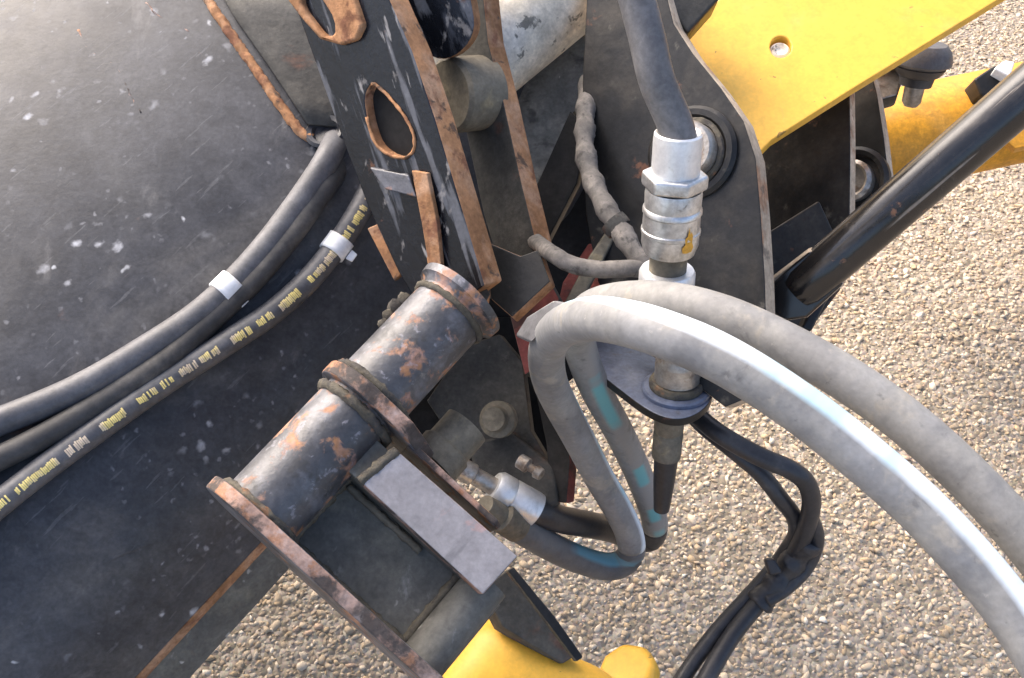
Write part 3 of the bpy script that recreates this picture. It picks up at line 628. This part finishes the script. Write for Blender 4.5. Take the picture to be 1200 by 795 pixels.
# ------------------------------------------------------------------ lift cylinder with cream paint, plate under it
cyl = thing('lift_cylinder', 'chipped cream painted cylinder barrel above the dark linkage, beside the ears', 'cylinder', U(640, 60, 1.33))
c0, c1 = U(545, 78, 1.27), U(735, -75, 1.33)
lathe('barrel', [(0, -.02), (.060, -.02), (.063, -.012), (.063, .004), (.059, .008), (.059, (c1-c0).length), (0, (c1-c0).length)], c0, c1-c0, M['cream'], cyl, 48)
lathe('gland_ring', [(0, 0), (.0645, 0), (.0655, .006), (.0645, .014), (0, .014)], c0+(c1-c0)*.80, c1-c0, M['dull'], cyl, 48)
slab('guard_plate', [(575, 95), (640, 72), (690, 38), (697, 110), (672, 132), (640, 195), (622, 232), (604, 210)], Pl(640, 150, 1.31, (-.15, .25, .95)), .015, [M['guard'], M['weld']], cyl)
slab('mount_strap', [(686, 20), (735, -10), (760, 40), (750, 170), (700, 175), (692, 120)], Pl(720, 90, 1.36, (.1, .1, .98)), .02, [M['guard'], M['weld']], cyl)
slab('black_wedge', [(668, 130), (688, 150), (676, 215), (640, 285), (606, 262), (622, 232)], Pl(650, 200, 1.24, (-.35, .0, .93)), .015, [M['void'], M['black']], cyl)
red = thing('red_bracket', 'faded red primer bracket between the ears and the grey hoses', 'bracket', U(690, 340, 1.3))
slab('top_plate', [(690, 285), (728, 292), (752, 325), (705, 350), (650, 372), (660, 330)], Pl(700, 315, 1.24, (0, .4, .9)), .02, [M['red'], M['red']], red)
slab('cheek', [(598, 372), (612, 330), (640, 322), (655, 350), (640, 420), (615, 440)], Pl(625, 360, 1.16, (-.3, .2, .93)), .02, [M['red'], M['dull']], red)
slab('leg_plate', [(618, 415), (640, 400), (660, 470), (668, 540), (664, 590), (645, 588), (640, 520)], Pl(645, 500, 1.31, (-.5, .05, .86)), .02, [M['void'], M['red']], red)
slab('tie_bar', [(652, 372), (690, 300), (712, 268), (722, 276), (702, 316), (666, 384)], Pl(690, 320, 1.2, (-.1, .1, .99)), .012, [M['olive'], M['weld']], red, bev=.003)

# ------------------------------------------------------------------ two thin hoses in the linkage
h1 = thing('return_hose', 'mud caked thin hose dropping down behind the vertical hose', 'hose', U(700, 200, 1.22))
P1 = Path([U(x, y, d) for x, y, d in ((690, 95, 1.26), (686, 135, 1.22), (686, 175, 1.19), (692, 205, 1.17), (708, 240, 1.14), (730, 275, 1.12), (752, 308, 1.11), (775, 332, 1.12))], CB, .004)
sweep('hose_cover', P1, lambda u: .0108+.0012*math.sin(u*160), M['mud'], h1, 18, wob=.05)
lathe('clamp_ring', [(0, -.006), (.014, -.006), (.0145, 0), (.014, .006), (0, .006)], U(722, 264, 1.128), W((.6, -.75, .2)), M['dull'], h1, 24)
h2 = thing('pilot_hose', 'dusty thin hose curving from the right ear towards the threaded fitting', 'hose', U(680, 300, 1.16))
P2 = Path([U(x, y, d) for x, y, d in ((616, 272, 1.24), (629, 284, 1.165), (648, 298, 1.11), (672, 311, 1.1), (705, 316, 1.1), (740, 315, 1.1), (775, 318, 1.12))], CB, .004)
sweep('hose_cover', P2, .0088, M['mud'], h2, 16, wob=.02)

# ------------------------------------------------------------------ vertical hose with zinc fitting, bulkhead bracket below
AX = W((.0, .86, .51))
F0 = U(786, 270, 1.0)            # middle of the swivel nut
vh = thing('fitted_hose', 'thick grey hose hanging down into a bright zinc threaded fitting', 'hose', F0)
top = F0+AX*.078
PV = Path([U(715, -90, .93), U(738, -30, .93), U(757, 40, .935), U(770, 95, .94)] + [top+AX*.012, top-AX*.03], CB)
sweep('hose_cover', PV, .0158, M['rubber'], vh, 26)
lathe('ferrule', [(.0160, .091), (.0195, .0935), (.0212, .092), (.0217, .086), (.0215, .066), (.0217, .052), (.0, .050)], F0, AX, M['zincw'], vh, 40)
hexnut('swivel_nut', F0+AX*.042, AX, .0525, .014, M['zinc'], vh, bev=.003, ref=(CB+CR*.25))
sk = lathe('nut_skirt', [(0, .0415), (.0250, .041), (.0258, .037), (.0255, .024), (.0268, .0225), (.0270, .019), (.0258, .0175), (.0262, .003), (.0271, .002), (.0271, -.001), (.0262, -.002), (.0262, -.012), (.0235, -.021), (.019, -.023), (0, -.023)], F0, AX, M['zinc'], vh, 40)
lathe('adapter', [(0, -.023), (.0175, -.023), (.0175, -.085), (0, -.085)], F0, AX, M['olive'], vh, 30)
lathe('lock_ring', [(.0180, -.040), (.0245, -.040), (.0262, -.043), (.0262, -.055), (.025, -.058), (.0180, -.058), (.0176, -.049)], F0, AX, M['zincw'], vh, 40)
x, y, z = basis(AX, CB)
dab = [(-.30, -.011), (-.45, -.0118), (-.66, -.0112), (-.74, -.007), (-.66, -.002), (-.68, .004), (-.60, .009), (-.55, .006), (-.50, .014), (-.45, .005), (-.36, .003), (-.38, -.003), (-.27, -.006)]
V = [tuple(F0+AX*h+x*(.0272*math.cos(t*1.0))-CR.normalized()*0+ (x.cross(AX))*(-.0272*math.sin(t))*-1) for t, h in dab]
me = bpy.data.meshes.new('paint_dab'); me.from_pydata(V, [], [tuple(range(len(V)))]); link('paint_dab', me, M['ochre'], sk)

bk = thing('bulkhead_bracket', 'blue grey teardrop bracket holding a rusty bulkhead fitting', 'bracket', F0-AX*.2)
BPt = F0-AX*.212
class PlW(Pl):
    def __init__(s, p, nn): s.p = p; s.n = nn
BP = PlW(BPt, AX)
bx, by = 790, 466
slab('bracket_plate', smooth_loop([(690, 412), (702, 397), (740, 392), (785, 405), (818, 425), (834, 447), (834, 466), (822, 481), (802, 490), (780, 489), (756, 478), (726, 456), (700, 434)], 4), BP, .010, [M['blue'], M['black']], bk, bev=.0015)
bc = BP.at(792, 458)
wsh = lathe('washer', [(0, 0), (.036, 0), (.036, .004), (.034, .006), (.026, .006), (0, .006)], bc, AX, M['blue'], bk, 44)
lathe('seal_ring', [(0, .006), (.0285, .006), (.029, .010), (.027, .014), (0, .014)], bc, AX, M['weld'], wsh, 40)
tst = lathe('threaded_stub', [(0, .014)]+[(.024-.0005*(i % 2), .015+.0028*i) for i in range(9)]+[(.0222, .041), (.0222, .052), (0, .052)], bc, AX, M['steel'], bk, 36)
lathe('stub_cap', [(.014, .052), (.0225, .0525), (.0225, .056), (.014, .056)], bc, AX, M['zinc'], tst, 36)
lathe('tail_coupling', [(0, -.01), (.016, -.01), (.016, -.05), (.0145, -.052), (.016, -.055), (.016, -.085), (0, -.085)], bc-CR*.004, AX, M['olive'], bk, 28)
lathe('tail_hose', [(0, -.085), (.0135, -.085), (.012, -.12), (.009, -.16), (0, -.16)], bc-CR*.004, AX, M['rubberk'], bk, 24)

# ------------------------------------------------------------------ two pale looping hoses
REF = W((.25, .85, .75))
g1 = thing('looped_hose', 'pale grey hose with white stripe, front one arching to lower right', 'hose', U(740, 640, 1.33), 'pale looping hoses')
L1 = [(1330, 935, .70), (1240, 800, .72), (1170, 697, .735), (1085, 602, .745), (1000, 527, .755), (925, 470, .765), (850, 423, .775), (790, 396, .79), (735, 379, .82), (690, 374, .87), (656, 386, .95), (641, 412, 1.03), (644, 445, 1.10), (658, 477, 1.16), (677, 512, 1.22), (700, 556, 1.28), (724, 597, 1.335), (738, 628, 1.37), (738, 652, 1.39), (718, 664, 1.395), (688, 659, 1.38), (652, 644, 1.34), (617, 624, 1.30), (590, 606, 1.27)]
G1 = Path([U(*p) for p in L1], REF); ue = G1.near(U(740, 640, 1.38)); sweep('hose_cover', G1, .0178, M['pale'], g1, 28, 0, ue); sweep('shaded_loop_end', G1, .0176, M['tealr'], g1, 28, ue, None)
u = G1.near(U(700, 664, 1.32)); 
lathe('end_fitting', [(0, -.02), (.016, -.02), (.019, -.014), (.019, .02), (.014, .022), (.012, .05), (0, .05)], U(598, 612, 1.28), (U(590, 606, 1.27)-U(617, 624, 1.30)), M['olive'], g1, 28)
g2 = thing('looped_hose', 'pale grey hose with teal marks, rear one ending in black and a white ferrule', 'hose', U(765, 610, 1.38), 'pale looping hoses')
L2 = [(1370, 880, .76), (1275, 730, .775), (1195, 625, .785), (1120, 546, .80), (1050, 485, .815), (975, 434, .83), (905, 396, .85), (845, 370, .87), (785, 355, .90), (732, 353, .95), (694, 362, 1.01), (678, 384, 1.08), (682, 415, 1.14), (699, 458, 1.20), (722, 500, 1.26), (742, 541, 1.33), (758, 580, 1.39), (767, 610, 1.43)]
L2b = [(764, 630, 1.46), (746, 632, 1.47), (720, 622, 1.44), (690, 615, 1.38), (658, 609, 1.33), (633, 600, 1.30), (612, 589, 1.29)]
G2 = Path([U(*p) for p in L2+L2b], REF); um = G2.near(U(766, 618, 1.44)); uf = 0
sweep('hose_cover', G2, .0172, M['pale2'], g2, 28, 0, um)
sweep('black_end', G2, .0168, M['rubberk'], g2, 24, um, None)  # same hose carries on, coloured black up to the ferrule
fa = (U(578, 570, 1.28)-U(628, 598, 1.295)).normalized(); fp = U(624, 596, 1.29)
lathe('ferrule', [(.0165, -.006), (.0205, -.005), (.0212, 0), (.0212, .030), (.0200, .032), (.0212, .034), (.0212, .050), (.018, .055), (0, .055)], fp, fa, M['zincw'], g2, 36)
lathe('fitting_stem', [(0, .055), (.0105, .055), (.0105, .082), (.013, .084), (.013, .10), (0, .10)], fp, fa, M['steel'], g2, 24)
# folded wrap where the two bends meet
wr = prism('bend_wrap', [U(x, y, d) for x, y, d in ((604, 394, 1.0), (618, 372, .99), (650, 352, .96), (668, 356, .95), (645, 378, .955), (622, 402, .97))], CB, .012, [M['rubber'], M['pale2']], g2, bev=.0055, seg=3)

# ------------------------------------------------------------------ black cable bundle
cb = thing('cable_bundle', 'black cables taped together, hanging over the gravel below the bracket', 'cable', U(910, 650, 1.3))
k1 = Path([U(*p) for p in ((800, 470, 1.22), (822, 492, 1.2), (850, 513, 1.18), (890, 535, 1.17), (925, 550, 1.17), (944, 565, 1.18), (951, 588, 1.2), (945, 618, 1.23), (934, 645, 1.26), (920, 668, 1.28), (890, 705, 1.28), (858, 745, 1.27), (828, 795, 1.25), (795, 860, 1.22))], CB, .004)
sweep('cable', k1, .0105, M['rubberk'], cb, 16)
k2 = Path([U(*p) for p in ((800, 474, 1.24), (825, 500, 1.22), (862, 530, 1.2), (892, 556, 1.2), (915, 585, 1.21), (930, 605, 1.235), (933, 625, 1.255), (922, 645, 1.28), (905, 668, 1.29), (872, 705, 1.29), (836, 745, 1.28), (800, 795, 1.26), (760, 865, 1.23))], CB, .004)
sweep('cable', k2, .0095, M['rubberk'], cb, 16)
k3 = Path([U(*p) for p in ((951, 606, 1.225), (958, 632, 1.245), (948, 662, 1.265), (924, 688, 1.27), (898, 705, 1.27))], CB, .004)
sweep('cable', k3, .008, M['rubberk'], cb, 14)
k4 = Path([U(*p) for p in ((950, 632, 1.25), (932, 656, 1.268), (912, 682, 1.278), (888, 708, 1.28))], CB, .003)
sweep('tape_wrap', k4, lambda u: .0155+.0015*math.sin(u*200), M['rubberk'], cb, 18, wob=.06)
prism('tie_knot', [U(*p) for p in ((896, 656, 1.255), (908, 655, 1.25), (918, 672, 1.25), (902, 676, 1.255))], CB, .012, [M['rubberk'], M['rubberk']], cb, bev=.003)

# ------------------------------------------------------------------ yellow loader arm and what hangs by it
arm = thing('loader_boom', 'bright yellow loader boom plate with a round hole at the top right', 'loader boom', U(960, 60, 1.36))
YP = Pl(950, 80, 1.27, (-.05, .45, .89))
slab('arm_plate', [(880, -120), (846, -5), (797, 50), (806, 90), (840, 160), (872, 190), (886, 186), (893, 176), (905, 164), (1000, 104), (1170, 0), (1330, -100)], YP, .013, [M['yellow'], M['yellow']], arm, [disc_px(915, 55, 12.5, 24)], bev=.002)
hp = YP.at(915, 55)
lathe('pale_hole_disc', [(0, -.012), (.011, -.012), (.0115, -.006), (.009, -.004), (.006, -.009), (0, -.0095)], hp, YP.n, M['cream'], arm, 24)  # added cream disc standing in for light showing through the hole
rm = thing('rubber_mount', 'black rubber buffer with a grey bolt hanging below the yellow arm', 'buffer', U(1080, 60, 1.5))
RA = W((.06, .88, .47)); rp = U(1080, 68, 1.52)
lathe('buffer_disc', [(0, .02), (.030, .02), (.038, .012), (.042, .0), (.042, -.006), (.034, -.012), (0, -.012)], rp, RA, M['rubber'], rm, 36)
lathe('buffer_cone', [(0, -.012), (.036, -.012), (.030, -.022), (.024, -.026), (.022, -.038), (0, -.038)], rp, RA, M['rubberk'], rm, 32)
lathe('bolt_end', [(0, -.036), (.014, -.036), (.013, -.062), (.009, -.068), (0, -.068)], rp, RA, M['steel'], rm, 20)
slab('mount_block', [(1022, 70), (1046, 72), (1058, 92), (1052, 112), (1030, 118), (1016, 100)], Pl(1040, 95, 1.56, (-.2, .2, .95)), .04, [M['steel'], M['dull']], rm, bev=.004)
slab('mount_arm', [(1010, 40), (1070, 42), (1072, 62), (1015, 75)], Pl(1040, 55, 1.55, (-.1, .3, .95)), .03, [M['black'], M['black']], rm, bev=.003)

beam = thing('far_beam', 'dusty yellow round beam behind the black rod at right', 'beam', U(1120, 160, 1.85))
e0, e1 = U(1010, 172, 1.75), U(1330, 104, 1.80)
lathe('beam_tube', [(0, 0), (.078, 0), (.080, .004), (.080, (e1-e0).length*3), (0, (e1-e0).length*3)], e0, e1-e0, M['yellow2'], beam, 48)
slab('saddle', [(1142, 92), (1166, 76), (1180, 84), (1176, 112), (1150, 112)], Pl(1160, 95, 1.66, (0, .2, .98)), .05, [M['black'], M['black']], beam, bev=.004)
slab('saddle_pad', [(1165, 80), (1178, 70), (1190, 72), (1184, 90)], Pl(1175, 82, 1.645, (0, .4, .9)), .02, [M['tape'], M['tape']], beam, bev=.003)
hexnut('bolt_head', U(1190, 168, 1.69), W((-.2, .2, .95)), .03, .02, M['yellow2'], beam)

rod = thing('support_rod', 'glossy black rod slanting up to the right edge across the yellow beam', 'rod', U(930, 350, 1.22))
r0, r1 = U(934, 342, 1.20), U(1290, 34, 1.03)
RL = (r1-r0).length*2.4
lathe('rod_tube', [(0, .0), (.020, .0), (.0240, .012), (.0250, .05), (.0250, RL), (0, RL)], r0, r1-r0, M['gloss'], rod, 48)
ra = (r1-r0).normalized(); rs = (CB-ra*CB.dot(ra)).normalized(); rt = ra.cross(rs)
x0_ = r0+ra*.045
prism('flattened_end', [x0_+rt*.026+rs*.01, x0_-rt*.026+rs*.01, r0-ra*.012-rt*.030+rs*.01, r0-ra*.030-rt*.024+rs*.01, r0-ra*.035+rt*.012+rs*.01, r0-ra*.01+rt*.028+rs*.01], rs, .02, [M['gloss'], M['edge']], rod, bev=.004)
slab('end_clip', [(945, 372), (962, 340), (982, 322), (984, 332), (968, 356), (952, 388), (940, 384)], Pl(960, 350, 1.22, (.2, .3, .93)), .02, [M['black'], M['black']], rod, bev=.003)

# ------------------------------------------------------------------ bottom: yellow pivot casting, black leg, small yellow cap
cast = thing('pivot_casting', 'rounded yellow casting at the bottom edge under the hitch frame', 'casting', U(600, 800, 1.25))
CPn = Pl(600, 770, 1.12, (.05, .35, .94))
co = slab('casting_body', [(455, 880), (495, 790), (545, 712), (580, 706), (640, 752), (720, 770), (790, 840), (790, 900)], CPn, .13, [M['yellow'], M['yellow']], cast, bev=0)
for p in co.data.polygons: p.use_smooth = True
sb = co.modifiers.new('sub', 'SUBSURF'); sb.levels = sb.render_levels = 4
leg = thing('stand_leg', 'dark channel leg below the grey flat bar, beside the yellow casting', 'leg', U(640, 760, 1.25))
LG = Pl(620, 720, 1.13, (.35, .3, .89))
slab('channel_web', [(566, 690), (594, 668), (640, 722), (676, 768), (660, 778), (622, 755), (590, 735)], LG, .03, [M['dull'], M['dull']], leg, bev=.002)
slab('channel_lip', [(594, 668), (602, 664), (650, 722), (684, 770), (676, 776), (640, 728)], Pl(640, 720, 1.105, (.2, .3, .93)), .012, [M['black'], M['weld']], leg, bev=.002)
cap = thing('yellow_cap', 'small faceted yellow cap on the gravel side of the bottom edge', 'cap', U(745, 800, 1.25))
hexnut('cap_head', U(742, 800, 1.24), W((-.35, .75, .55)), .066, .03, M['yellow'], cap, bev=.009, ref=CR, n=8)
lathe('cap_shank', [(0, -.08), (.026, -.08), (.026, .002), (0, .002)], U(742, 800, 1.24), W((-.35, .75, .55)), M['yellow2'], cap, 24)
